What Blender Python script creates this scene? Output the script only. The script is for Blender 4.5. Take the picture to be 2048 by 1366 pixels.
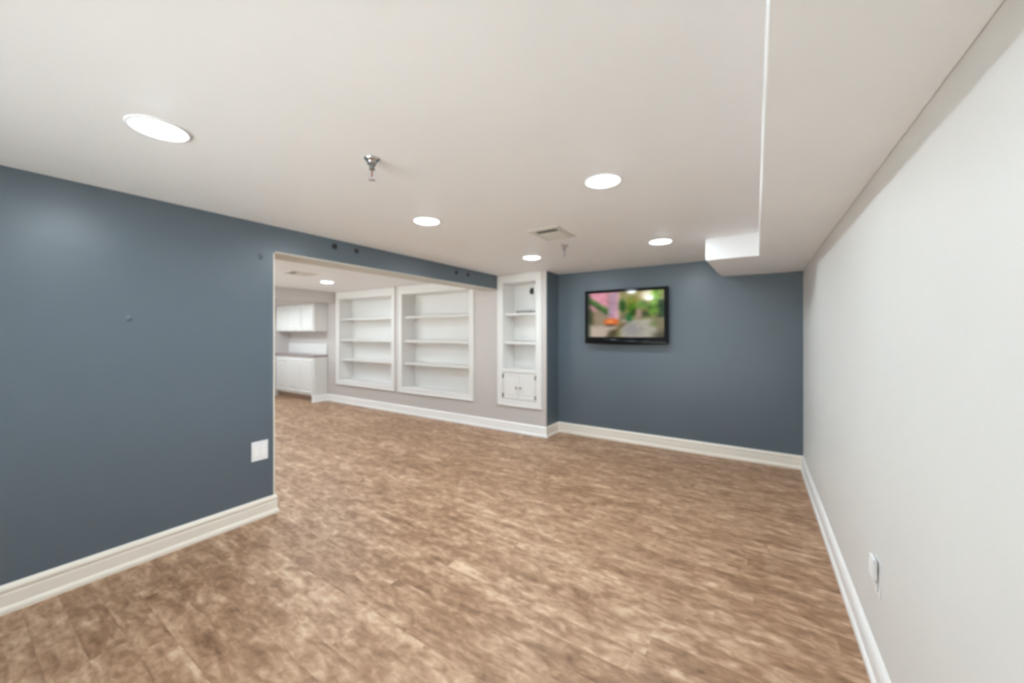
import bpy, bmesh, math, random
from mathutils import Vector, Matrix

for o in list(bpy.data.objects):
    bpy.data.objects.remove(o, do_unlink=True)
S = bpy.context.scene
COL = S.collection
R = random.Random(7)

# ------------------------------------------------------------------ camera, world, exposure
H_CAM = 1.48
cam = bpy.data.cameras.new('camera')
cam.sensor_fit = 'HORIZONTAL'
cam.sensor_width = 36.0
cam.lens = 36.0 * 751.53 / 2048.0
cam.shift_y = -16.2 / 2048.0
cam.clip_start = 0.05
cam.dof.use_dof = True              # the photograph is softly out of focus everywhere
cam.dof.focus_distance = 0.42
cam.dof.aperture_fstop = 4.3
cam_o = bpy.data.objects.new('camera', cam)
COL.objects.link(cam_o)
cam_o.location = (0, 0, H_CAM)
cam_o.rotation_euler = (math.radians(90), 0, 0.57528)
S.camera = cam_o

w = bpy.data.worlds.new('world')
S.world = w
w.use_nodes = True
w.node_tree.nodes['Background'].inputs[0].default_value = (0.86, 0.93, 1.0, 1)
w.node_tree.nodes['Background'].inputs[1].default_value = 0.45   # even sky light entering by the added door and window out of view

sun = bpy.data.lights.new('sun', 'SUN')
sun.energy = 44.0
sun.angle = math.radians(0.5)
sun.color = (0.94, 0.98, 1.0)
sun_o = bpy.data.objects.new('sun', sun)
COL.objects.link(sun_o)
sun_o.rotation_euler = (0, math.radians(-42), 0)   # runs along the house front: lights the added ground outside, which bounces fill indoors

S.cycles.max_bounces = 20
S.cycles.diffuse_bounces = 16
LAMP = 124.0                         # radiance of each recessed lamp lens
S.view_settings.view_transform = 'Standard'
S.view_settings.look = 'None'
S.view_settings.exposure = 0.76
S.view_settings.gamma = 1.0
S.view_settings.use_curve_mapping = False

# ------------------------------------------------------------------ plan of the place (metres)
XL, XR = -3.337, 0.4326              # left blue wall, right white wall
YT, YS = 5.138, 4.740                # television wall, bookshelf wall
XP = -2.495                          # short return wall between them
H = 2.367                            # ceiling
HS = 2.164                           # soffit underside
HB = 2.145                           # header underside
Y1 = 1.542                           # end of the left wall, start of the opening
TW = 0.28                            # thickness of the left wall
YF = -1.9                            # wall behind the camera
XF = -9.55                           # far end of the second room
YF2 = -0.6                           # near side of the second room
XB = -7.62                           # face of the dropped ceiling in the second room
ZB = 2.125


# ------------------------------------------------------------------ materials
def srgb(r, g, b):
    def f(c):
        c /= 255.0
        return c / 12.92 if c <= 0.04045 else ((c + 0.055) / 1.055) ** 2.4
    return (f(r), f(g), f(b), 1.0)


def mat(name, col, rough=0.5, spec=0.5, metal=0.0, noise=0.0, scale=8.0, bump=0.0, bscale=120.0, coat=0.0):
    m = bpy.data.materials.new(name)
    m.use_nodes = True
    nt = m.node_tree
    b = nt.nodes['Principled BSDF']
    b.inputs['Base Color'].default_value = col
    b.inputs['Roughness'].default_value = rough
    b.inputs['Specular IOR Level'].default_value = spec
    b.inputs['Metallic'].default_value = metal
    b.inputs['Coat Weight'].default_value = coat
    geo = nt.nodes.new('ShaderNodeNewGeometry')
    if noise > 0:
        n = nt.nodes.new('ShaderNodeTexNoise')
        n.inputs['Scale'].default_value = scale
        n.inputs['Detail'].default_value = 4
        nt.links.new(geo.outputs['Position'], n.inputs['Vector'])
        r = nt.nodes.new('ShaderNodeValToRGB')
        r.color_ramp.elements[0].position = 0.3
        r.color_ramp.elements[1].position = 0.7
        r.color_ramp.elements[0].color = tuple(c * (1 - noise) for c in col[:3]) + (1,)
        r.color_ramp.elements[1].color = tuple(min(1, c * (1 + noise)) for c in col[:3]) + (1,)
        nt.links.new(n.outputs['Fac'], r.inputs[0])
        nt.links.new(r.outputs[0], b.inputs['Base Color'])
    if bump > 0:
        n2 = nt.nodes.new('ShaderNodeTexNoise')
        n2.inputs['Scale'].default_value = bscale
        n2.inputs['Detail'].default_value = 3
        nt.links.new(geo.outputs['Position'], n2.inputs['Vector'])
        bp = nt.nodes.new('ShaderNodeBump')
        bp.inputs['Strength'].default_value = bump
        bp.inputs['Distance'].default_value = 0.002
        nt.links.new(n2.outputs['Fac'], bp.inputs['Height'])
        nt.links.new(bp.outputs['Normal'], b.inputs['Normal'])
    return m


M_CEIL = mat('ceiling_paint', (0.91, 0.92, 0.94, 1), 0.55, 0.3, noise=0.01, scale=2, bump=0.06, bscale=90)
M_WHITE = mat('white_wall_paint', (0.74, 0.73, 0.71, 1), 0.5, 0.35, noise=0.008, scale=3, bump=0.08, bscale=110)
M_GREY = mat('pale_grey_wall_paint', (0.57, 0.535, 0.52, 1), 0.5, 0.35, noise=0.01, scale=3, bump=0.06, bscale=110)
M_BLUE = mat('slate_blue_wall_paint', (0.102, 0.132, 0.160, 1), 0.36, 0.5, noise=0.02, scale=1.5, bump=0.10, bscale=70)
M_TRIM = mat('white_trim_paint', (0.91, 0.91, 0.90, 1), 0.35, 0.5, noise=0.006, scale=5)
M_CREAM = mat('cream_trim_paint', (0.84, 0.79, 0.70, 1), 0.35, 0.5, noise=0.008, scale=5)
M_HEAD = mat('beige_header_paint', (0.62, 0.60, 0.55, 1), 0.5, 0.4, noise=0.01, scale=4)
M_SHELF = mat('white_shelf_paint', (0.77, 0.765, 0.75, 1), 0.4, 0.45, noise=0.006, scale=5)
M_CAB = mat('white_cabinet_paint', (0.75, 0.75, 0.735, 1), 0.38, 0.45, noise=0.006, scale=6)
M_COUNTER = mat('taupe_laminate', (0.33, 0.27, 0.265, 1), 0.35, 0.5, noise=0.12, scale=60)
M_TOE = mat('tan_toe_board', (0.34, 0.24, 0.18, 1), 0.5, 0.4, noise=0.08, scale=15)
M_PLASTIC = mat('white_plastic', (0.84, 0.85, 0.86, 1), 0.3, 0.5, noise=0.005)
M_SLOT = mat('dark_slot', (0.03, 0.03, 0.03, 1), 0.6, 0.3, noise=0.1)
M_BLACK = mat('gloss_black_plastic', (0.006, 0.006, 0.007, 1), 0.10, 0.2, noise=0.05)
M_MATT = mat('matt_black_plastic', (0.018, 0.018, 0.019, 1), 0.5, 0.4, noise=0.05, bump=0.1, bscale=400)
M_STEEL = mat('chrome', (0.62, 0.62, 0.62, 1), 0.22, 0.5, 1.0, noise=0.03)
M_BRASS = mat('dark_bronze', (0.16, 0.15, 0.14, 1), 0.4, 0.5, 0.7, noise=0.05)
M_IRON = mat('dull_grey_metal', (0.22, 0.215, 0.21, 1), 0.4, 0.5, 0.8, noise=0.05)
M_GLASSRED = mat('sprinkler_bulb_glass', (0.22, 0.05, 0.03, 1), 0.1, 0.5, noise=0.05)
M_VENT = mat('white_vent_enamel', (0.66, 0.65, 0.60, 1), 0.4, 0.45, noise=0.01)
M_DEEP = mat('vent_duct_dark', (0.07, 0.065, 0.055, 1), 0.8, 0.2, noise=0.1)
M_GREYBOX = mat('grey_device_plastic', (0.40, 0.40, 0.405, 1), 0.4, 0.4, noise=0.05)


M_PATIO = mat('pale_concrete', (0.56, 0.55, 0.53, 1), 0.8, 0.3, noise=0.06, scale=4)


def pane_mat():
    m = bpy.data.materials.new('clear_window_glass')
    m.use_nodes = True
    nt = m.node_tree
    nt.nodes.remove(nt.nodes['Principled BSDF'])
    tr = nt.nodes.new('ShaderNodeBsdfTransparent')
    tr.inputs[0].default_value = (0.96, 0.98, 0.97, 1)
    gl = nt.nodes.new('ShaderNodeBsdfGlossy')
    gl.inputs['Roughness'].default_value = 0.0
    fr = nt.nodes.new('ShaderNodeFresnel')
    fr.inputs['IOR'].default_value = 1.45
    mx = nt.nodes.new('ShaderNodeMixShader')
    nt.links.new(fr.outputs[0], mx.inputs[0])
    nt.links.new(tr.outputs[0], mx.inputs[1])
    nt.links.new(gl.outputs[0], mx.inputs[2])
    nt.links.new(mx.outputs[0], nt.nodes['Material Output'].inputs['Surface'])
    return m


M_PANE = pane_mat()


def emit_mat(name, col, strength):
    m = bpy.data.materials.new(name)
    m.use_nodes = True
    nt = m.node_tree
    b = nt.nodes['Principled BSDF']
    b.inputs['Base Color'].default_value = (0.8, 0.8, 0.8, 1)
    b.inputs['Emission Color'].default_value = col
    b.inputs['Emission Strength'].default_value = strength
    return m


M_LAMP = emit_mat('lamp_lens', (0.82, 0.935, 1.0, 1), LAMP)


def floor_mat():
    m = bpy.data.materials.new('worn_oak_laminate')
    m.use_nodes = True
    nt = m.node_tree
    N, L = nt.nodes, nt.links
    b = N['Principled BSDF']
    geo = N.new('ShaderNodeNewGeometry')
    oi = N.new('ShaderNodeObjectInfo')
    off = N.new('ShaderNodeVectorMath'); off.operation = 'SCALE'
    comb = N.new('ShaderNodeCombineXYZ')
    L.new(oi.outputs['Random'], comb.inputs[0]); L.new(oi.outputs['Random'], comb.inputs[2])
    L.new(comb.outputs[0], off.inputs[0]); off.inputs['Scale'].default_value = 37.0
    add = N.new('ShaderNodeVectorMath'); add.operation = 'ADD'
    L.new(geo.outputs['Position'], add.inputs[0]); L.new(off.outputs[0], add.inputs[1])

    def noise(sx, sy, detail, rough, dist=0.0):
        mp = N.new('ShaderNodeMapping')
        mp.inputs['Scale'].default_value = (sx, sy, 1)
        L.new(add.outputs[0], mp.inputs['Vector'])
        n = N.new('ShaderNodeTexNoise')
        n.inputs['Scale'].default_value = 1.0
        n.inputs['Detail'].default_value = detail
        n.inputs['Roughness'].default_value = rough
        n.inputs['Distortion'].default_value = dist
        L.new(mp.outputs[0], n.inputs['Vector'])
        return n.outputs['Fac']
    a = noise(4.6, 11.5, 3.0, 0.55, 0.8)      # worn blotches
    g = noise(6.5, 34.0, 2.0, 0.5, 0.3)      # streaks along the boards
    c = noise(15.0, 25.0, 2.0, 0.5, 0.6)      # pale flecks
    def math_(op, x, y):
        n = N.new('ShaderNodeMath'); n.operation = op
        for i, v in enumerate((x, y)):
            if isinstance(v, (int, float)): n.inputs[i].default_value = v
            else: L.new(v, n.inputs[i])
        return n.outputs[0]
    t = math_('MULTIPLY', a, 0.47)
    t = math_('ADD', t, math_('MULTIPLY', g, 0.22))
    t = math_('ADD', t, math_('MULTIPLY', c, 0.33))
    t = math_('ADD', t, math_('MULTIPLY', math_('SUBTRACT', oi.outputs['Random'], 0.5), 0.07))
    r = N.new('ShaderNodeValToRGB')
    e = r.color_ramp.elements
    e[0].position = 0.34; e[0].color = srgb(113, 82, 57)
    e[1].position = 0.70; e[1].color = srgb(210, 183, 154)
    k = e.new(0.47); k.color = srgb(149, 115, 88)
    k = e.new(0.57); k.color = srgb(177, 144, 117)
    L.new(t, r.inputs[0])
    L.new(r.outputs[0], b.inputs['Base Color'])
    b.inputs['Roughness'].default_value = 0.48
    b.inputs['Specular IOR Level'].default_value = 0.4
    bp = N.new('ShaderNodeBump')
    bp.inputs['Strength'].default_value = 0.15
    bp.inputs['Distance'].default_value = 0.002
    L.new(g, bp.inputs['Height']); L.new(bp.outputs[0], b.inputs['Normal'])
    return m


M_FLOOR = floor_mat()
M_SUB = mat('subfloor', (0.2, 0.14, 0.1, 1), 0.8, 0.2, noise=0.1)


# ------------------------------------------------------------------ object helpers
def link(name, bm, m, parent=None, bevel=0.0, smooth=False, segs=2):
    bmesh.ops.recalc_face_normals(bm, faces=bm.faces)
    me = bpy.data.meshes.new(name)
    bm.to_mesh(me)
    bm.free()
    for mm in (m if isinstance(m, (list, tuple)) else [m]):
        me.materials.append(mm)
    o = bpy.data.objects.new(name, me)
    COL.objects.link(o)
    if parent is not None:
        o.parent = parent
    if smooth:
        for p in me.polygons:
            p.use_smooth = True
    if bevel > 0:
        md = o.modifiers.new('bevel', 'BEVEL')
        md.width = bevel
        md.segments = segs
        md.limit_method = 'ANGLE'
        md.angle_limit = math.radians(40)
    return o


def thing(name, label, cat, loc=(0, 0, 0), rz=0.0, group=None):
    o = bpy.data.objects.new(name, None)
    o.empty_display_size = 0.1
    COL.objects.link(o)
    o.location = loc
    o.rotation_euler = (0, 0, rz)
    o['label'] = label
    o['category'] = cat
    if group:
        o['group'] = group
    return o


def tag(o, label, cat, group=None):
    o['label'] = label
    o['category'] = cat
    if group:
        o['group'] = group
    return o


def struct(name, bm, m, label, cat, bevel=0.0, **k):
    o = link(name, bm, m, None, bevel, **k)
    o['kind'] = 'structure'
    o['label'] = label
    o['category'] = cat
    return o


def box(bm, x0, x1, y0, y1, z0, z1):
    v = [bm.verts.new(p) for p in ((x0, y0, z0), (x1, y0, z0), (x1, y1, z0), (x0, y1, z0),
                                   (x0, y0, z1), (x1, y0, z1), (x1, y1, z1), (x0, y1, z1))]
    return [bm.faces.new([v[i] for i in q]) for q in
            ((3, 2, 1, 0), (4, 5, 6, 7), (0, 1, 5, 4), (1, 2, 6, 5), (2, 3, 7, 6), (3, 0, 4, 7))]


def BX(*b):
    bm = bmesh.new()
    for q in b:
        box(bm, *q)
    return bm


def lathe(bm, prof, segs=32, centre=(0, 0, 0), close=False):
    """prof: (radius, z) list turned about the vertical through centre."""
    cx, cy, cz = centre
    rings = []
    for r, z in prof:
        if r < 1e-6:
            rings.append([bm.verts.new((cx, cy, cz + z))])
        else:
            rings.append([bm.verts.new((cx + r * math.cos(2 * math.pi * i / segs),
                                        cy + r * math.sin(2 * math.pi * i / segs), cz + z)) for i in range(segs)])
    pairs = list(zip(rings[:-1], rings[1:]))
    if close:
        pairs.append((rings[-1], rings[0]))
    for a, b in pairs:
        for i in range(segs):
            j = (i + 1) % segs
            if len(a) == 1 and len(b) == 1:
                continue
            if len(a) == 1:
                bm.faces.new((a[0], b[i], b[j]))
            elif len(b) == 1:
                bm.faces.new((a[i], a[j], b[0]))
            else:
                bm.faces.new((a[i], a[j], b[j], b[i]))


def tube(bm, pts, r, segs=10):
    rings = []
    n = len(pts)
    for i, p in enumerate(pts):
        p = Vector(p)
        d = (Vector(pts[min(i + 1, n - 1)]) - Vector(pts[max(i - 1, 0)])).normalized()
        u = d.cross(Vector((0.31, 0.17, 0.93))).normalized()
        v = d.cross(u)
        rings.append([bm.verts.new(p + r * (math.cos(2 * math.pi * k / segs) * u + math.sin(2 * math.pi * k / segs) * v))
                      for k in range(segs)])
    for a, b in zip(rings[:-1], rings[1:]):
        for k in range(segs):
            bm.faces.new((a[k], a[(k + 1) % segs], b[(k + 1) % segs], b[k]))
    bm.faces.new(rings[0][::-1])
    bm.faces.new(rings[-1])


def casing(bm, x0, x1, z0, z1, prof, cap=False):
    """Mitred picture-frame moulding facing -Y: prof = (inset from the outline, y)."""
    loops = []
    for ins, y in prof:
        loops.append([bm.verts.new(p) for p in ((x0 + ins, y, z0 + ins), (x1 - ins, y, z0 + ins),
                                                (x1 - ins, y, z1 - ins), (x0 + ins, y, z1 - ins))])
    for a, b in zip(loops[:-1], loops[1:]):
        for i in range(4):
            j = (i + 1) % 4
            bm.faces.new((a[i], a[j], b[j], b[i]))
    if cap:
        bm.faces.new(loops[-1])


def sweep(bm, path, prof, before=None, after=None):
    """Sweep prof = (offset to the right of the path, z) along a plan path with mitred corners."""
    P = [Vector(p) for p in path]
    n = len(P)

    def nrm(a, b):
        d = (b - a).normalized()
        return Vector((d.y, -d.x))
    secs = []
    for i in range(n):
        na = nrm(P[i - 1], P[i]) if i > 0 else (nrm(Vector(before), P[0]) if before else None)
        nb = nrm(P[i], P[i + 1]) if i < n - 1 else (nrm(P[-1], Vector(after)) if after else None)
        if na is None: na = nb
        if nb is None: nb = na
        m = (na + nb)
        m = m / max(1e-6, m.dot(na))
        secs.append([bm.verts.new((P[i].x + m.x * d, P[i].y + m.y * d, z)) for d, z in prof])
    for a, b in zip(secs[:-1], secs[1:]):
        for k in range(len(prof)):
            j = (k + 1) % len(prof)
            bm.faces.new((a[k], b[k], b[j], a[j]))
    bm.faces.new(secs[0])
    bm.faces.new(secs[-1][::-1])


# ------------------------------------------------------------------ floor with planks
floor = struct('floor', BX((XF - 0.1, XR + 0.1, YF - 0.1, YT + 0.1, -0.12, -0.0095)), M_SUB,
               'brown worn wood plank floor running through both rooms', 'floor')
PW, PL, GAP = 0.127, 1.22, 0.0004
_plank = {}


def plank_bm(l, wd):
    bm = bmesh.new()
    x, y, c = l / 2 - GAP / 2, wd / 2 - GAP / 2, 0.0002
    v0 = [bm.verts.new(p) for p in ((-x, -y, -0.009), (x, -y, -0.009), (x, y, -0.009), (-x, y, -0.009))]
    v1 = [bm.verts.new(p) for p in ((-x, -y, -c), (x, -y, -c), (x, y, -c), (-x, y, -c))]
    v2 = [bm.verts.new(p) for p in ((-x + c, -y + c, 0), (x - c, -y + c, 0), (x - c, y - c, 0), (-x + c, y - c, 0))]
    for a, b in ((v0, v1), (v1, v2)):
        for i in range(4):
            j = (i + 1) % 4
            bm.faces.new((a[i], a[j], b[j], b[i]))
    bm.faces.new(v2)
    bm.faces.new(v0[::-1])
    return bm


def rows():
    y = YF
    k = 0
    while y < YT - 0.02:
        w_ = min(PW, YT - y)
        yc = y + w_ / 2
        spans = []
        if yc > YS: spans.append((XP, XR))
        elif yc > Y1: spans.append((XF, XR))
        else:
            spans.append((XL, XR))
            if yc > YF2: spans.append((XF, XL - TW))
        for a, b in spans:
            x = a - R.uniform(0.1, PL - 0.1)
            while x < b:
                x0, x1 = max(a, x), min(b, x + PL)
                if x1 - x0 > 0.03:
                    yield x0, x1, y, w_
                x += PL
        y += w_
        k += 1


rest = bmesh.new()
cnt = 0
for x0, x1, y, w_ in rows():
    xc, yc = (x0 + x1) / 2, y + w_ / 2
    dmax = max(-(-0.544) * -xx * 1.0 + 0.839 * yc for xx in (x0, x1))
    if xc > XL - 0.3:
        seen = dmax > 1.42 and yc > 0.1
    else:
        seen = yc > -max(x0, x1 - 0.6) / 2.155 - 0.1 and yc > Y1
    if seen and cnt < 300:
        key = (round(x1 - x0, 2), round(w_, 3))
        if key not in _plank:
            p = link('plank', plank_bm(x1 - x0, w_), M_FLOOR, floor)
            _plank[key] = p
        else:
            p = _plank[key].copy()
            COL.objects.link(p)
        p.parent = floor
        p.location = (xc, yc, 0)
        cnt += 1
    else:
        box(rest, x0 + GAP / 2, x1 - GAP / 2, y + GAP / 2, y + w_ - GAP / 2, -0.009, 0)
rp = link('hidden_planks', rest, M_FLOOR, floor)
rp['kind'] = 'stuff'

# ------------------------------------------------------------------ walls
# left wall with its wide opening: blue on the room side, cream on the jamb and under the header
bm = bmesh.new()
box(bm, XL - TW + 0.012, XL, YF, Y1 - 0.008, 0, H)
box(bm, XL - TW + 0.012, XL, Y1 - 0.008, YS, HB + 0.008, H)
wl = struct('wall_left', bm, M_BLUE, 'slate blue wall with a wide opening to the bookshelf room', 'wall')
# jamb and header lining with rounded bead corners
def bead(r, n=6):
    return [(r * math.sin(a), r * math.cos(a)) for a in [math.pi / 2 * i / n for i in range(n + 1)]]
bm = bmesh.new()
rr = 0.009
# section in (x, y) for the jamb; the wall end has rounded corners
sec = [(XL + 0.0005 - rr + rr * math.cos(a), Y1 - rr + rr * math.sin(a)) for a in [math.pi / 2 * i / 6 for i in range(7)]]
sec += [(XL - TW + rr - rr * math.sin(a), Y1 - rr + rr * math.cos(a)) for a in [math.pi / 2 * i / 6 for i in range(7)]]
sec = [(XL + 0.0005, Y1 - rr - 0.004)] + sec + [(XL - TW, Y1 - rr - 0.004)]
lo = [bm.verts.new((x, y, 0)) for x, y in sec]
hi = [bm.verts.new((x, y, HB)) for x, y in sec]
for i in range(len(sec) - 1):
    bm.faces.new((lo[i], lo[i + 1], hi[i + 1], hi[i]))
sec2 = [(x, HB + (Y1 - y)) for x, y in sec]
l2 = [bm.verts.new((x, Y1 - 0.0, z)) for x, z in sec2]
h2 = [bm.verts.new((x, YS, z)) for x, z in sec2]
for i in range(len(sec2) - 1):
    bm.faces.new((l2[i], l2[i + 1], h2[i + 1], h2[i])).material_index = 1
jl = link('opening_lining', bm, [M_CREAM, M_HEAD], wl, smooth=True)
jl['label'] = 'cream bullnose jamb and header underside'
# far side of the left wall (second room) is pale grey
bm = BX((XL - TW, XL - TW + 0.012, YF2, Y1 - 0.02, 0, H), (XL - TW, XL - TW + 0.012, Y1 - 0.02, YS, HB + 0.016, H))
bk = link('wall_backing', bm, M_GREY, wl)
bk['label'] = 'pale grey face towards the bookshelf room'


def disc_x(name, y, z, r, depth, m, label, parent, rim=None):
    """A round fitting on the left wall, facing +X."""
    bm = bmesh.new()
    prof = [(r, 0.0), (r, depth * 0.5), (r * 0.85, depth * 0.7), (0, depth * 0.5)] if rim else \
        [(r, 0.0), (r * 0.95, depth), (0, depth * 1.1)]
    lathe(bm, prof, 20)
    for v in bm.verts:
        v.co = Vector((XL + v.co.z, y + v.co.x, z + v.co.y))
    o = link(name, bm, m, parent, smooth=True)
    o['label'] = label
    return o


for y, z in ((2.065, 2.301), (2.298, 2.301), (3.79, 2.29), (4.028, 2.292)):
    disc_x('bolt_hole', y, z, 0.026, 0.004, M_SLOT, 'dark round bolt hole near the ceiling', wl, rim=True)
disc_x('filler_patch', 0.676, 1.575, 0.018, 0.0015, M_BLUE, 'round filled spot in the paint', wl)
disc_x('filler_patch', 1.43, 2.095, 0.022, 0.002, M_BLUE, 'round filled spot in the paint', wl)

struct('wall_right', BX((XR, XR + 0.1, YF, YT, 0, H)), M_WHITE, 'plain white wall along the right side', 'wall')
struct('wall_back', BX((XP - 0.0, XR + 0.1, YT, YT + 0.1, 0, H)), M_BLUE, 'slate blue end wall behind the television', 'wall')
struct('wall_return', BX((XP - 0.025, XP, YS + 0.02, YT + 0.1, 0, H)), M_BLUE, 'narrow slate blue return beside the slim bookcase', 'wall')
DX0, DX1, DZ = -2.95, 0.10, 2.08       # glass door added behind the camera to let fill light in
struct('wall_front', BX((XL - TW, DX0, YF - 0.12, YF, 0, H), (DX1, XR + 0.1, YF - 0.12, YF, 0, H), (DX0, DX1, YF - 0.12, YF, DZ, H)),
       M_WHITE, 'white wall behind the camera, cut open for the added glass door', 'wall')
WX0, WX1, WZ0, WZ1 = -8.6, -4.6, 0.25, 2.08  # window added out of view to brighten the far room
struct('wall_far', BX((XF - 0.1, XF, YF2, YT + 0.1, 0, H)), M_GREY, 'grey end wall of the bookshelf room beside the cabinets', 'wall')
struct('wall_near', BX((XF - 0.1, WX0, YF2 - 0.12, YF2, 0, H), (WX1, XL - TW, YF2 - 0.12, YF2, 0, H), (WX0, WX1, YF2 - 0.12, YF2, WZ1, H),
       (WX0, WX1, YF2 - 0.12, YF2, 0, WZ0)), M_WHITE, 'white near wall of the bookshelf room', 'wall')



def glazing(name, x0, x1, z0, z1, y, n, label):
    t = link(name, BX((x0, x1, y - 0.10, y - 0.02, z0, z0 + 0.045), (x0, x1, y - 0.10, y - 0.02, z1 - 0.045, z1),
                      (x0, x0 + 0.045, y - 0.10, y - 0.02, z0 + 0.045, z1 - 0.045),
                      (x1 - 0.045, x1, y - 0.10, y - 0.02, z0 + 0.045, z1 - 0.045)), M_PLASTIC, bevel=0.003)
    t['kind'] = 'structure'
    t['label'] = label
    t['category'] = 'window'
    wd = (x1 - x0 - 0.09) / n
    for k in range(n):
        a, b = x0 + 0.045 + k * wd, x0 + 0.045 + (k + 1) * wd
        yy = y - 0.045 - 0.03 * (k % 2)
        sa = link('sash', BX((a, b, yy - 0.015, yy + 0.012, z0 + 0.046, z0 + 0.10), (a, b, yy - 0.015, yy + 0.012, z1 - 0.10, z1 - 0.046),
                             (a, a + 0.05, yy - 0.015, yy + 0.012, z0 + 0.10, z1 - 0.10),
                             (b - 0.05, b, yy - 0.015, yy + 0.012, z0 + 0.10, z1 - 0.10)), M_PLASTIC, t)
        link('pane', BX((a + 0.05, b - 0.05, yy - 0.004, yy, z0 + 0.10, z1 - 0.10)), M_PANE, sa)
    return t


glazing('fill_door_1', DX0, DX1, 0.0, DZ, YF, 2, 'added unseen white sliding glass door behind the camera, lets in fill light')
glazing('fill_window_1', WX0, WX1, WZ0, WZ1, YF2, 4, 'added unseen wide white window of the bookshelf room, lets in fill light')
pt = struct('bounce_ground', BX((XF - 6, XR + 8, YF - 14, YF - 0.13, -0.14, -0.03), (XF - 6, XL - TW, YF - 0.13, YF2 - 0.13, -0.14, -0.03)),  # sunlit ground added out of view to bounce light onto the ceilings
            M_PATIO, 'added unseen pale concrete ground bouncing sunlight through the glazing', 'bounce_ground')

# bookshelf wall with three niches cut through it
CASES = [  # outer frame x0, x1, z0, z1
    (-7.575, -5.69, 0.392, 2.352),
    (-5.60, -3.797, 0.388, 2.352),
    (-3.331, -2.562, 0.388, 2.364),
]
INS = 0.10
bm = bmesh.new()
WT = 0.02
xs = XF
for x0, x1, z0, z1 in CASES:
    box(bm, xs, x0 + INS - 0.03, YS, YS + WT, 0, H)
    box(bm, x0 + INS - 0.03, x1 - INS + 0.03, YS, YS + WT, 0, z0 + INS - 0.03)
    box(bm, x0 + INS - 0.03, x1 - INS + 0.03, YS, YS + WT, z1 - INS + 0.03, H)
    xs = x1 - INS + 0.03
box(bm, xs, XP, YS, YS + WT, 0, H)
struct('wall_shelf', bm, M_GREY, 'pale grey wall holding three built-in white bookcases', 'wall')
# close the cavity behind the niches
struct('wall_outer', BX((XF - 0.1, XP - 0.025, YT, YT + 0.1, 0, H)), M_GREY, 'plain outer wall behind the built-in bookcases', 'wall')

# ------------------------------------------------------------------ ceiling, soffits
ceil = struct('ceiling', BX((XF - 0.1, XR + 0.1, YF - 0.1, YT + 0.1, H, H + 0.1)), M_CEIL,
              'smooth off-white ceiling with recessed lights', 'ceiling')
SX = 0.021
so = link('soffit', BX((SX, XR, YF, 3.97, HS, H)), M_CEIL, ceil, bevel=0.008, segs=3)
so['label'] = 'long boxed soffit along the top of the white wall'
# wider box in front of the television wall, its lower left edge rounded
bm = bmesh.new()
def box_sec(x0, r):
    pts = [(XR, H), (x0, H), (x0, HS + r)]
    pts += [(x0 + r - r * math.cos(a), HS + r - r * math.sin(a)) for a in [math.pi / 2 * i / 6 for i in range(1, 7)]]
    pts += [(XR, HS)]
    return pts
A = [bm.verts.new((x, 3.955, z)) for x, z in box_sec(-0.395, 0.012)]
B = [bm.verts.new((x, YT, z - 0.008 * (z < HS + 0.1))) for x, z in box_sec(-0.40, 0.11)]
for i in range(len(A)):
    j = (i + 1) % len(A)
    bm.faces.new((A[i], A[j], B[j], B[i]))
bm.faces.new(A); bm.faces.new(B[::-1])
sb = link('soffit_box', bm, M_CEIL, ceil, bevel=0.006)
sb['label'] = 'wider boxed duct soffit over the right end of the television wall'
dc = link('dropped_ceiling', BX((XF, XB, YF2, YS, ZB, H)), M_GREY, ceil, bevel=0.006)
dc['label'] = 'lowered ceiling over the cabinets in the far room'

# ------------------------------------------------------------------ baseboards
BASE = [(0, 0), (0.024, 0), (0.024, 0.018), (0.018, 0.032), (0.0135, 0.036), (0.0135, 0.098), (0.011, 0.106),
        (0.0135, 0.114), (0.016, 0.124), (0.013, 0.135), (0.007, 0.146), (0.004, 0.151), (0, 0.151)]
bm = bmesh.new()
sweep(bm, [(XL, YF), (XL, Y1), (XL - TW, Y1), (XL - TW, YF2)], BASE)
struct('baseboard_left', bm, M_CREAM, 'cream moulded baseboard along the left blue wall', 'baseboard')
bm = bmesh.new()
sweep(bm, [(-7.99, 4.44), (-7.915, 4.44), (-7.915, YS), (XP, YS)], BASE, after=(XP, YT))
struct('baseboard_shelf', bm, M_TRIM, 'white moulded baseboard below the built-in bookcases', 'baseboard')
bm = bmesh.new()
sweep(bm, [(XP, YS + 0.0), (XP, YT), (XR, YT)], BASE, before=(XP - 1, YS), after=(XR, YF))
struct('baseboard_back', bm, M_CREAM, 'cream moulded baseboard under the television', 'baseboard')
bm = bmesh.new()
sweep(bm, [(XR, YT), (XR, YF)], BASE, before=(XP, YT))
struct('baseboard_right', bm, M_TRIM, 'bright white moulded baseboard along the white wall', 'baseboard')

# ------------------------------------------------------------------ built-in bookcases
YB = 5.05                     # back of the niches


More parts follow.
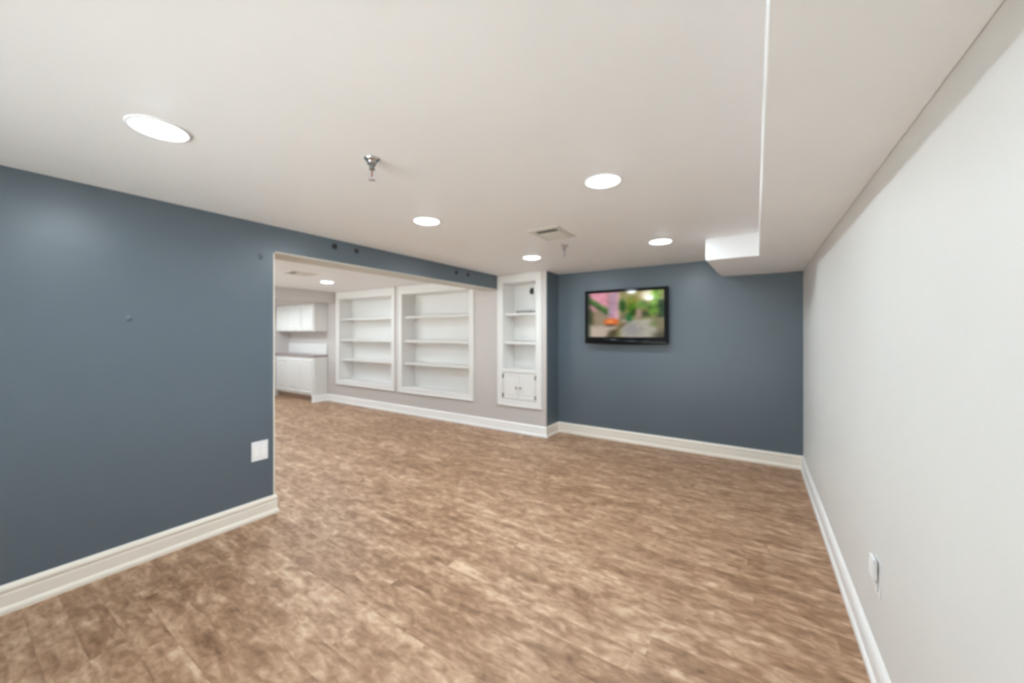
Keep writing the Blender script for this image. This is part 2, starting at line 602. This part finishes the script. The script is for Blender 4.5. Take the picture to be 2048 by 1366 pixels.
def bookcase(i, label, shelves, doors=False):
    x0, x1, z0, z1 = CASES[i]
    cx = (x0 + x1) / 2
    t = thing('built_in_bookcase', label, 'bookcase', (cx, YS, z0), 0, 'built-in bookcases')

    def part(name, bm, m=M_SHELF, bevel=0.002, par=t, dx=None):
        bmesh.ops.translate(bm, verts=bm.verts, vec=(-cx, -YS, -z0))
        o = link(name, bm, m, par, bevel)
        return o
    bm = bmesh.new()
    y = YS
    casing(bm, x0, x1, z0, z1, [(0.0, y), (0.0, y - 0.024), (0.006, y - 0.030), (0.018, y - 0.030), (0.024, y - 0.024),
                                (0.030, y - 0.019), (0.088, y - 0.017), (0.094, y - 0.013), (0.10, y - 0.012),
                                (0.10, y + 0.018)])
    part('face_frame', bm)
    xa, xb = x0 + INS, x1 - INS
    za, zb = z0 + INS, z1 - INS - (0.05 if not doors else 0.02)
    if zb < z1 - INS - 0.001:
        part('top_rail', BX((xa, xb, y - 0.011, y + 0.018, zb, z1 - INS)))
    T = 0.018
    part('side_panel', BX((xa - T, xa, y + 0.021, YB, za - T, zb + T)))
    part('side_panel', BX((xb, xb + T, y + 0.021, YB, za - T, zb + T)))
    part('top_panel', BX((xa, xb, y + 0.021, YB, zb, zb + T)))
    part('bottom_panel', BX((xa, xb, y + 0.019, YB, za - T, za)))
    part('back_panel', BX((xa - T, xb + T, YB, YB + 0.012, za - T, zb + T)))
    for z in shelves:
        part('shelf', BX((xa + 0.0005, xb - 0.0005, y + 0.045, YB - 0.0005, z, z + 0.034)), bevel=0.004)
    if doors:
        zt = 0.93
        part('door_rail', BX((xa, xb, y - 0.011, y + 0.018, zt - 0.035, zt + 0.02)))
        part('cupboard_shelf', BX((xa + 0.0005, xb - 0.0005, y + 0.0185, YB - 0.0005, zt - 0.02, zt + 0.012)))
        mid = (xa + xb) / 2
        for s, (da, db) in ((-1, (xa + 0.007, mid - 0.002)), (1, (mid + 0.002, xb - 0.007))):
            bm = bmesh.new()
            casing(bm, da, db, za + 0.006, zt - 0.044,
                   [(0.0, y + 0.014), (0.0, y - 0.006), (0.003, y - 0.009), (0.045, y - 0.009), (0.052, y - 0.003),
                    (0.060, y - 0.003), (0.075, y - 0.007)], cap=True)
            d = part('door', bm)
            kx = mid + s * 0.035
            bm = bmesh.new()
            lathe(bm, [(0.006, 0), (0.006, 0.012), (0.014, 0.018), (0.015, 0.024), (0.010, 0.030), (0, 0.031)], 16)
            for v in bm.verts:
                v.co = Vector((kx + v.co.x, y - 0.009 - v.co.z, 0.672 + v.co.y))
            part('knob', bm, M_IRON, 0, d)
            hx = xa if s < 0 else xb
            for hz in (zt - 0.095, za + 0.055):
                bm = bmesh.new()
                box(bm, hx - 0.014, hx + 0.014, y - 0.016, y - 0.0095, hz - 0.028, hz + 0.028)
                tube(bm, [(hx, y - 0.018, hz - 0.034), (hx, y - 0.018, hz + 0.034)], 0.005, 8)
                part('hinge', bm, M_BRASS, 0, d)
    return t


bookcase(0, 'wide white built-in bookcase next to the kitchen cabinets', (1.760, 1.318, 0.902))
bookcase(1, 'wide empty white built-in bookcase in the middle, right of the other wide one', (1.760, 1.318, 0.902))
bookcase(2, 'narrow tall white built-in bookcase with cupboard doors, beside the blue return', (1.752, 1.318), True)

# things in the bookcases
dv = thing('media_player', 'slim grey set-top device lying on the upper shelf of the narrow bookcase', 'electronics', (-2.93, 4.90, 1.786))
link('casing', BX((-0.125, 0.125, -0.085, 0.085, 0.006, 0.034)), M_GREYBOX, dv, bevel=0.004)
link('front_panel', BX((-0.118, 0.118, -0.0865, -0.085, 0.010, 0.030)), M_IRON, dv)
for sx in (-0.1, 0.1):
    for sy in (-0.06, 0.06):
        bm = bmesh.new()
        lathe(bm, [(0.0, 0.0), (0.009, 0.0), (0.009, 0.0065), (0, 0.0065)], 12, (sx, sy, 0))
        link('rubber_foot', bm, M_MATT, dv)

sk = thing('black_socket', 'small black socket on the back of the narrow bookcase, above the upper shelf', 'socket', (-2.905, YB, 2.135))
link('socket_plate', BX((-0.03, 0.03, -0.008, -0.0005, -0.048, 0.048)), M_MATT, sk, bevel=0.003)
link('plug', BX((-0.022, 0.022, -0.04, -0.008, -0.03, 0.012)), M_MATT, sk, bevel=0.006)

# ------------------------------------------------------------------ kitchen cabinets in the far room
CX1, CY0 = -7.92, 4.44
bc = thing('base_cabinet', 'white base cabinet with panelled doors below the taupe counter', 'cabinet', ((CX1 + XF) / 2, CY0, 0))
ox = (CX1 + XF) / 2


def cpart(t, name, bm, m, off, bevel=0.002, par=None):
    bmesh.ops.translate(bm, verts=bm.verts, vec=(-off[0], -off[1], -off[2]))
    return link(name, bm, m, par or t, bevel)


OFF = (ox, CY0, 0)
cpart(bc, 'carcass', BX((XF + 0.002, CX1 - 0.018, CY0 + 0.018, YS - 0.002, 0.13, 0.975)), M_CAB, OFF)
cpart(bc, 'end_panel', BX((CX1 - 0.018, CX1, CY0, YS - 0.002, 0.0, 0.975)), M_CAB, OFF)
cpart(bc, 'face_frame', BX((XF + 0.002, CX1 - 0.018, CY0, CY0 + 0.018, 0.13, 0.975)), M_CAB, OFF)
cpart(bc, 'toe_board', BX((XF + 0.002, CX1 - 0.018, CY0 + 0.055, CY0 + 0.07, 0.0, 0.13)), M_TOE, OFF)


def panel_door(t, x0, x1, z0, z1, off, knob_left, kz):
    y = CY0 - 0.001
    bm = bmesh.new()
    casing(bm, x0, x1, z0, z1, [(0.0, y), (0.0, y - 0.016), (0.003, y - 0.019), (0.055, y - 0.019), (0.062, y - 0.010),
                                (0.075, y - 0.010), (0.100, y - 0.017)], cap=True)
    d = cpart(t, 'door', bm, M_CAB, off)
    kx = x0 + 0.03 if knob_left else x1 - 0.03
    bm = bmesh.new()
    lathe(bm, [(0.005, 0), (0.005, 0.012), (0.012, 0.018), (0.012, 0.024), (0, 0.028)], 12)
    for v in bm.verts:
        v.co = Vector((kx + v.co.x, y - 0.019 - v.co.z, kz + v.co.y))
    cpart(t, 'knob', bm, M_TRIM, off, 0, d)


for k, (xa, xb) in enumerate(((-8.44, -7.99), (-8.97, -8.47), (-9.50, -9.00))):
    panel_door(bc, xa, xb, 0.17, 0.90, OFF, k != 1, 0.83)

ct = thing('countertop', 'taupe countertop on the white base cabinet', 'countertop', (ox, CY0, 0.975))
link('slab', BX((XF + 0.002 - ox, CX1 + 0.015 - ox, -0.03, YS - 0.002 - CY0, 0.0, 0.035)), M_COUNTER, ct, bevel=0.006)
bs = thing('backsplash', 'low white backsplash board standing on the taupe countertop', 'backsplash', (ox, YS, 1.011))
link('board', BX((XF + 0.002 - ox, CX1 - ox, -0.020, -0.002, 0.0, 0.235)), M_CAB, bs, bevel=0.004)

uc = thing('wall_cabinet', 'white wall cabinet hanging above the counter under the lowered ceiling', 'cabinet', (ox, CY0, 1.528))
OFU = (ox, CY0, 1.528)
cpart(uc, 'carcass', BX((XF + 0.002, CX1, CY0 + 0.018, YS - 0.002, 1.528, ZB - 0.001)), M_CAB, OFU)
cpart(uc, 'face_frame', BX((XF + 0.002, CX1, CY0, CY0 + 0.018, 1.528, ZB - 0.001)), M_CAB, OFU)
for k, (xa, xb) in enumerate(((-8.44, -7.95), (-8.97, -8.47), (-9.50, -9.00))):
    panel_door(uc, xa, xb, 1.545, ZB - 0.03, OFU, k != 1, 1.60)

# ------------------------------------------------------------------ recessed ceiling lights
def ceiling_light(x, y, z, label):
    t = thing('recessed_light', label, 'ceiling light', (x, y, z), 0, 'recessed ceiling lights')
    bm = bmesh.new()
    lathe(bm, [(0.091, -0.003), (0.094, -0.007), (0.104, -0.006), (0.109, -0.002), (0.109, 0.0), (0.091, 0.0)], 48, close=True)
    link('trim_ring', bm, M_PLASTIC, t, smooth=True)
    bm = bmesh.new()
    lathe(bm, [(0.090, -0.002), (0.080, -0.007), (0.055, -0.011), (0.028, -0.013), (0.0, -0.0135)], 40)
    link('lens', bm, M_LAMP, t, smooth=True)
    return t


for x, y, l in ((-2.17, 0.535, 'recessed ceiling light near the blue wall, largest in view at upper left'),
                (-0.75, 0.535, 'recessed ceiling light cut off by the top edge of the photo'),
                (-0.745, 2.12, 'recessed ceiling light in the middle row on the soffit side'),
                (-2.175, 2.12, 'recessed ceiling light in the middle row on the side of the opening'),
                (-0.77, 3.82, 'recessed ceiling light in front of the soffit box'),
                (-2.195, 3.81, 'recessed ceiling light in front of the narrow bookcase')):
    ceiling_light(x, y, H, l)
ceiling_light(-6.20, 3.70, H, 'small recessed ceiling light seen through the opening in the far room')
for x, y, l in ((-6.2, 1.6, 'added unseen recessed ceiling light of the far room hidden behind the blue wall, farther one'),  # extra lamps out of view, added to brighten the far room
                (-4.55, 2.85, 'added unseen recessed ceiling light of the far room hidden above the header of the opening'),
                (-8.0, 3.45, 'added unseen recessed light of the far room in front of the kitchen cabinets, nearer one'),
                (-9.0, 3.45, 'added unseen recessed light of the far room in front of the kitchen cabinets, farther one'),
                (-4.6, 1.1, 'added unseen recessed ceiling light of the far room hidden behind the blue wall, nearer one')):
    ceiling_light(x, y, ZB if x < XB else H, l)


# ------------------------------------------------------------------ sprinklers
def sprinkler(x, y, label):
    t = thing('fire_sprinkler', label, 'sprinkler', (x, y, H), 0.5, 'pendant fire sprinklers')
    bm = bmesh.new()
    lathe(bm, [(0.0, 0.0), (0.040, 0.0), (0.040, -0.004), (0.032, -0.012), (0.024, -0.020), (0.022, -0.030), (0.0, -0.030)], 24)
    link('escutcheon', bm, M_STEEL, t, smooth=True)
    bm = bmesh.new()
    lathe(bm, [(0.0, -0.030), (0.013, -0.030), (0.013, -0.050), (0.009, -0.056), (0.0, -0.056)], 16)
    link('body', bm, M_IRON, t, smooth=True)
    for s in (-1, 1):
        bm = bmesh.new()
        tube(bm, [(s * 0.010, 0, -0.052), (s * 0.017, 0, -0.062), (s * 0.016, 0, -0.078), (s * 0.007, 0, -0.094), (0, 0, -0.098)], 0.0035, 8)
        link('frame_arm', bm, M_STEEL, t, smooth=True)
    bm = bmesh.new()
    tube(bm, [(0, 0, -0.056), (0, 0, -0.094)], 0.004, 8)
    link('glass_bulb', bm, M_GLASSRED, t, smooth=True)
    bm = bmesh.new()
    lathe(bm, [(0.0, -0.098), (0.006, -0.098), (0.006, -0.104), (0.017, -0.106), (0.017, -0.1085), (0.0, -0.1085)], 16)
    link('deflector', bm, M_STEEL, t)
    return t


sprinkler(-1.635, 1.215, 'chrome pendant fire sprinkler hanging from the ceiling nearest the camera')
sprinkler(-1.610, 3.45, 'small pendant fire sprinkler hanging beyond the square ceiling vent')


# ------------------------------------------------------------------ ceiling vents
def vent(x, y, sx, sy, label, slats=7):
    t = thing('ceiling_vent', label, 'air vent', (x, y, H), 0, 'ceiling air vents')
    a, b = sx / 2, sy / 2
    fw = 0.055
    bm = bmesh.new()
    loops = []
    for ins, z in ((0, 0), (0, -0.004), (0.012, -0.010), (fw - 0.006, -0.010), (fw, -0.006), (fw, -0.0015)):
        loops.append([bm.verts.new(p) for p in ((-a + ins, -b + ins, z), (a - ins, -b + ins, z), (a - ins, b - ins, z), (-a + ins, b - ins, z))])
    for p, q in zip(loops[:-1], loops[1:]):
        for i in range(4):
            bm.faces.new((p[i], p[(i + 1) % 4], q[(i + 1) % 4], q[i]))
    link('frame', bm, M_VENT, t)
    link('duct', BX((-a + fw, a - fw, -b + fw, b - fw, -0.0012, -0.0002)), M_DEEP, t)
    n = slats
    for k in range(n):
        yc = -b + fw + (k + 0.62) * (sy - 2 * fw) / n
        hw = (sy - 2 * fw) / n * 0.40
        bm = bmesh.new()
        g = -1 if k < 2 else 1                 # the near louvres throw air the other way
        q = [(yc + g * hw, -0.0135), (yc - g * hw, -0.0025), (yc - g * hw, -0.0015), (yc + g * hw, -0.0120)]
        va = [bm.verts.new((-a + fw, yy, zz)) for yy, zz in q]
        vb = [bm.verts.new((a - fw, yy, zz)) for yy, zz in q]
        for i in range(4):
            bm.faces.new((va[i], va[(i + 1) % 4], vb[(i + 1) % 4], vb[i]))
        bm.faces.new(va[::-1]); bm.faces.new(vb)
        link('slat', bm, M_VENT, t)
    return t


vent(-1.515, 2.985, 0.31, 0.38, 'square off-white louvred air vent in the ceiling of the blue room')
vent(-5.65, 2.95, 0.32, 0.40, 'louvred air vent in the far room ceiling, seen through the opening', 6)

# ------------------------------------------------------------------ wall plates
sp = thing('light_switch', 'white double rocker switch plate low on the blue wall by the opening', 'switch', (XL, 1.427, 0.541))
link('wall_plate', BX((0.0005, 0.006, -0.060, 0.060, -0.077, 0.077)), M_PLASTIC, sp, bevel=0.003)
for s in (-1, 1):
    bm = bmesh.new()
    yc = s * 0.025
    v = [bm.verts.new(p) for p in ((0.006, yc - 0.017, -0.036), (0.006, yc + 0.017, -0.036), (0.006, yc + 0.017, 0.036), (0.006, yc - 0.017, 0.036),
                                   (0.0065, yc - 0.016, -0.035), (0.0065, yc + 0.016, -0.035), (0.011, yc + 0.016, 0.035), (0.011, yc - 0.016, 0.035))]
    for q in ((4, 5, 6, 7), (0, 1, 5, 4), (1, 2, 6, 5), (2, 3, 7, 6), (3, 0, 4, 7)):
        bm.faces.new([v[i] for i in q])
    link('rocker', bm, M_TRIM, sp)

wo = thing('wall_outlet', 'white wall outlet low on the white right wall', 'outlet', (XR, 2.160, 0.443))
link('wall_plate', BX((-0.004, -0.0005, -0.044, 0.044, -0.058, 0.092)), M_PLASTIC, wo, bevel=0.003)
for s in (-1, 1):
    rc = link('receptacle', BX((-0.009, -0.006, -0.017, 0.017, s * 0.026 - 0.015, s * 0.026 + 0.015)), M_TRIM, wo, bevel=0.004)
    if s < 0:
        link('slot', BX((-0.0094, -0.009, -0.008, -0.006, -0.030, -0.020), (-0.0094, -0.009, 0.006, 0.008, -0.030, -0.020)), M_SLOT, rc)

pa = thing('plug_in_adapter', 'white plug-in device on the wall outlet of the white wall', 'adapter', (XR - 0.0095, 2.160, 0.453))
link('housing', BX((-0.015, -0.001, -0.033, 0.033, 0.0, 0.086)), M_PLASTIC, pa, bevel=0.004, segs=3)
link('nose', BX((-0.017, -0.015, -0.022, 0.022, 0.015, 0.070)), M_TRIM, pa, bevel=0.002)

# ------------------------------------------------------------------ television
TVW, TVH = 1.108, 0.735
tv = thing('television', 'black flat screen television hung on the blue end wall, showing a leafy alley', 'television',
           (-1.472, 5.040, 1.340), 0.0)
a = TVW / 2
link('back_shell', BX((-a + 0.02, a - 0.02, 0.0, 0.035, 0.03, TVH - 0.02)), M_MATT, tv, bevel=0.012)
link('wall_mount', BX((-0.18, 0.18, 0.035, 0.085, 0.25, 0.50)), M_IRON, tv, bevel=0.004)
sx0, sx1, sz0, sz1 = -a + 0.040, a - 0.052, 0.092, TVH - 0.040
bm = bmesh.new()


def ring(pts_out, pts_in):
    for i in range(4):
        j = (i + 1) % 4
        bm.faces.new((pts_out[i], pts_out[j], pts_in[j], pts_in[i]))


def quad(x0, x1, z0, z1, y):
    return [bm.verts.new(p) for p in ((x0, y, z0), (x1, y, z0), (x1, y, z1), (x0, y, z1))]


q0 = quad(-a, a, 0, TVH, 0.004)
q1 = quad(-a, a, 0, TVH, -0.018)
q2 = quad(-a + 0.008, a - 0.008, 0.008, TVH - 0.008, -0.026)
q3 = quad(sx0 - 0.006, sx1 + 0.006, sz0 - 0.006, sz1 + 0.006, -0.026)
q4 = quad(sx0, sx1, sz0, sz1, -0.018)
ring(q0, q1); ring(q1, q2); ring(q2, q3); ring(q3, q4)
bm.faces.new(q0[::-1])
link('bezel', bm, M_BLACK, tv, bevel=0.005, segs=3)
bm = bmesh.new()
n = 14
pr = []
for i in range(n + 1):
    f = i / n
    pr.append((-a * 0.96 + f * 2 * a * 0.96, -0.012 - 0.022 * math.sin(math.pi * f) ** 0.5 if 0 < f < 1 else -0.012))
bot = [bm.verts.new((x, -0.0245, -0.012 * math.sin(math.pi * (i / n)))) for i, (x, _) in enumerate(pr)]
top = [bm.verts.new((x, -0.0265, 0.055)) for x, _ in pr]
midv = [bm.verts.new((x, -0.030 - 0.010 * math.sin(math.pi * (i / n)), 0.020)) for i, (x, _) in enumerate(pr)]
back = [bm.verts.new((x, -0.010, -0.012 * math.sin(math.pi * (i / n)))) for i, (x, _) in enumerate(pr)]
for i in range(n):
    bm.faces.new((bot[i], bot[i + 1], midv[i + 1], midv[i]))
    bm.faces.new((midv[i], midv[i + 1], top[i + 1], top[i]))
    bm.faces.new((back[i], back[i + 1], bot[i + 1], bot[i]))
link('speaker_bar', bm, M_BLACK, tv, smooth=True)

# the picture on the screen: a pink house, hanging green, an orange car and a lane
NX, NZ = 112, 66


def smooth(e0, e1, x):
    t = max(0.0, min(1.0, (x - e0) / (e1 - e0)))
    return t * t * (3 - 2 * t)


def lay(c, col, m):
    m = max(0.0, min(1.0, m))
    return tuple(p + (q - p) * m for p, q in zip(c, col))


def ell(u, v, cu, cv, ru, rv, soft=0.35):
    d = math.hypot((u - cu) / ru, (v - cv) / rv)
    return 1 - smooth(1 - soft, 1 + soft, d)


def rect(u, v, u0, u1, v0, v1, s=0.02):
    return smooth(u0 - s, u0 + s, u) * (1 - smooth(u1 - s, u1 + s, u)) * smooth(v0 - s, v0 + s, v) * (1 - smooth(v1 - s, v1 + s, v))


def wob(u, v, f, p):
    return math.sin(u * f + p) * math.sin(v * f * 0.8 + 1.7 * p) * 0.5 + math.sin((u + v) * f * 1.7 + p * 2.3) * 0.3


def picture(u, v):
    c = (128, 128, 78)
    c = lay(c, (165, 150, 95), rect(u, v, 0.5, 0.9, 0.0, 0.35, 0.08))
    c = lay(c, (226, 152, 170), rect(u, v, 0.02, 0.28, -0.1, 0.40))
    c = lay(c, (150, 132, 110), (1 - smooth(0.30, 0.36, u)) * smooth(0.34 + 0.25 * u, 0.40 + 0.25 * u, v))
    vy = 0.10 + 1.05 * (u - 0.02)
    vine = (1 - smooth(0.31, 0.35, u)) * (smooth(vy - 0.06, vy + 0.02, v) - smooth(vy + 0.08, vy + 0.17, v) if u < 0.35 else 0)
    c = lay(c, (62, 118, 46), vine * (0.9 + 0.1 * wob(u, v, 40, 1)))
    c = lay(c, (36, 70, 30), vine * smooth(vy + 0.04, vy + 0.11, v) * 0.9)
    c = lay(c, (96, 92, 52), rect(u, v, 0.05, 0.09, 0.45, 0.75, 0.02))
    c = lay(c, (212, 160, 178), rect(u, v, 0.29, 0.44, -0.1, 0.62))
    c = lay(c, (134, 126, 150), rect(u, v, 0.315, 0.345, 0.03, 0.56, 0.014) * 0.8)
    c = lay(c, (120, 112, 130), rect(u, v, 0.37, 0.395, -0.05, 0.40, 0.012) * 0.6)
    c = lay(c, (185, 120, 120), rect(u, v, 0.275, 0.295, -0.1, 0.30, 0.01) * 0.8)
    c = lay(c, (205, 178, 150), rect(u, v, 0.425, 0.45, -0.1, 0.6, 0.012) * 0.8)
    c = lay(c, (120, 108, 88), rect(u, v, 0.45, 0.52, 0.5, 0.66, 0.03))
    c = lay(c, (38, 80, 28), ell(u, v, 0.48, 0.30, 0.045, 0.14))
    c = lay(c, (120, 130, 34), ell(u, v, 0.60, 0.22, 0.06, 0.16))
    c = lay(c, (70, 112, 18), ell(u, v, 0.61, 0.38, 0.055, 0.13))
    c = lay(c, (30, 66, 14), ell(u, v, 0.62, 0.47, 0.035, 0.07))
    c = lay(c, (178, 140, 138), rect(u, v, 0.665, 0.72, 0.36, 0.60, 0.02))
    c = lay(c, (96, 130, 56), ell(u, v, 0.73, 0.30, 0.07, 0.10))
    c = lay(c, (60, 70, 48), rect(u, v, 0.74, 0.83, 0.42, 0.56, 0.02))
    c = lay(c, (156, 96, 70), ell(u, v, 0.79, 0.41, 0.04, 0.025))
    c = lay(c, (255, 249, 218), ell(u, v, 0.81, 0.10, 0.09, 0.10, 0.5))
    c = lay(c, (132, 182, 62), rect(u, v, 0.85, 0.965, -0.1, 0.48, 0.035))
    c = lay(c, (92, 132, 48), ell(u, v, 0.85, 0.40, 0.06, 0.14))
    c = lay(c, (44, 70, 46), rect(u, v, 0.93, 1.1, 0.20, 0.58, 0.03))
    road = smooth(0.59, 0.64, v)
    c = lay(c, (172, 166, 152), road * smooth(0.42, 0.5, u + 0.0))
    c = lay(c, (150, 146, 146), ell(u, v, 0.60, 0.84, 0.12, 0.14, 0.6) * 0.8)
    c = lay(c, (118, 108, 78), smooth(0.86, 0.94, u + 0.25 * (0.75 - v)) * road * 0.9)
    c = lay(c, (96, 120, 50), ell(u, v, 0.88, 0.72, 0.05, 0.06, 0.6) * 0.7)
    c = lay(c, (70, 66, 46), ell(u, v, 1.0, 0.97, 0.12, 0.10, 0.6))
    walk = smooth(0.70, 0.80, v) * (1 - smooth(-0.03, 0.03, u - (0.52 - 0.85 * (v - 0.66))))
    c = lay(c, (190, 174, 158), walk)
    kk = u - (0.535 - 0.72 * (v - 0.66))
    c = lay(c, (112, 92, 62), (smooth(-0.05, -0.01, kk) - smooth(0.015, 0.05, kk)) * smooth(0.66, 0.70, v))
    c = lay(c, (66, 56, 34), ell(u, v, 0.35, 0.92, 0.06, 0.08, 0.6) * 0.8)
    c = lay(c, (30, 98, 44), ell(u, v, 0.57, 0.57, 0.04, 0.09))
    c = lay(c, (232, 108, 42), ell(u, v, 0.335, 0.665, 0.10, 0.085, 0.25))
    c = lay(c, (248, 152, 88), ell(u, v, 0.32, 0.655, 0.04, 0.035, 0.5))
    c = lay(c, (96, 66, 58), ell(u, v, 0.325, 0.735, 0.075, 0.03, 0.4))
    c = lay(c, (34, 48, 30), 1 - smooth(0.012, 0.05, u))
    c = lay(c, (28, 40, 26), rect(u, v, -0.1, 0.05, 0.35, 0.7, 0.03))
    k = 1.0 + 0.035 * wob(u, v, 31, 0.4) + 0.03 * wob(v, u, 17, 2.1)
    return tuple(max(0, min(255, x * k)) for x in c)


bm = bmesh.new()
grid = [[bm.verts.new((sx0 + (sx1 - sx0) * i / NX, -0.0185, sz1 - (sz1 - sz0) * j / NZ)) for i in range(NX + 1)] for j in range(NZ + 1)]
for j in range(NZ):
    for i in range(NX):
        bm.faces.new((grid[j][i], grid[j + 1][i], grid[j + 1][i + 1], grid[j][i + 1]))
me = bpy.data.meshes.new('screen')
bm.to_mesh(me)
bm.free()
RP = random.Random(3)
SPK = [[RP.gauss(0, 1) for _ in range(NX + 1)] for _ in range(NZ + 1)]
IMG = []
for j in range(NZ + 1):
    row = []
    for i in range(NX + 1):
        c = picture(i / NX, j / NZ)
        leaf = max(0.0, (c[1] - max(c[0], c[2])) / 60.0)
        k_ = 1 + SPK[j][i] * (0.10 + 0.65 * min(1.0, leaf))
        row.append(tuple(max(0.0, x * k_) for x in c))
    IMG.append(row)
for _ in range(2):                    # the picture is soft: box blur
    NEW = []
    for j in range(NZ + 1):
        row = []
        for i in range(NX + 1):
            acc = [0.0, 0.0, 0.0]
            m_ = 0
            for dj in (-1, 0, 1):
                for di in (-2, -1, 0, 1, 2):
                    jj, ii = j + dj, i + di
                    if 0 <= jj <= NZ and 0 <= ii <= NX:
                        q_ = IMG[jj][ii]
                        acc[0] += q_[0]; acc[1] += q_[1]; acc[2] += q_[2]
                        m_ += 1
            row.append(tuple(min(255.0, x / m_) for x in acc))
        NEW.append(row)
    IMG = NEW
ca = me.color_attributes.new('picture', 'FLOAT_COLOR', 'POINT')
for k in range(len(me.vertices)):
    j, i = divmod(k, NX + 1)
    ca.data[k].color = srgb(*IMG[j][i])
ms = bpy.data.materials.new('lit_screen')
ms.use_nodes = True
nt = ms.node_tree
b = nt.nodes['Principled BSDF']
at = nt.nodes.new('ShaderNodeVertexColor')
at.layer_name = 'picture'
b.inputs['Base Color'].default_value = (0.01, 0.01, 0.01, 1)
b.inputs['Roughness'].default_value = 0.07
nt.links.new(at.outputs['Color'], b.inputs['Emission Color'])
b.inputs['Emission Strength'].default_value = 0.52
me.materials.append(ms)
sc = bpy.data.objects.new('screen', me)
COL.objects.link(sc)
sc.parent = tv
sc['label'] = 'lit screen with a green alley and an orange car'
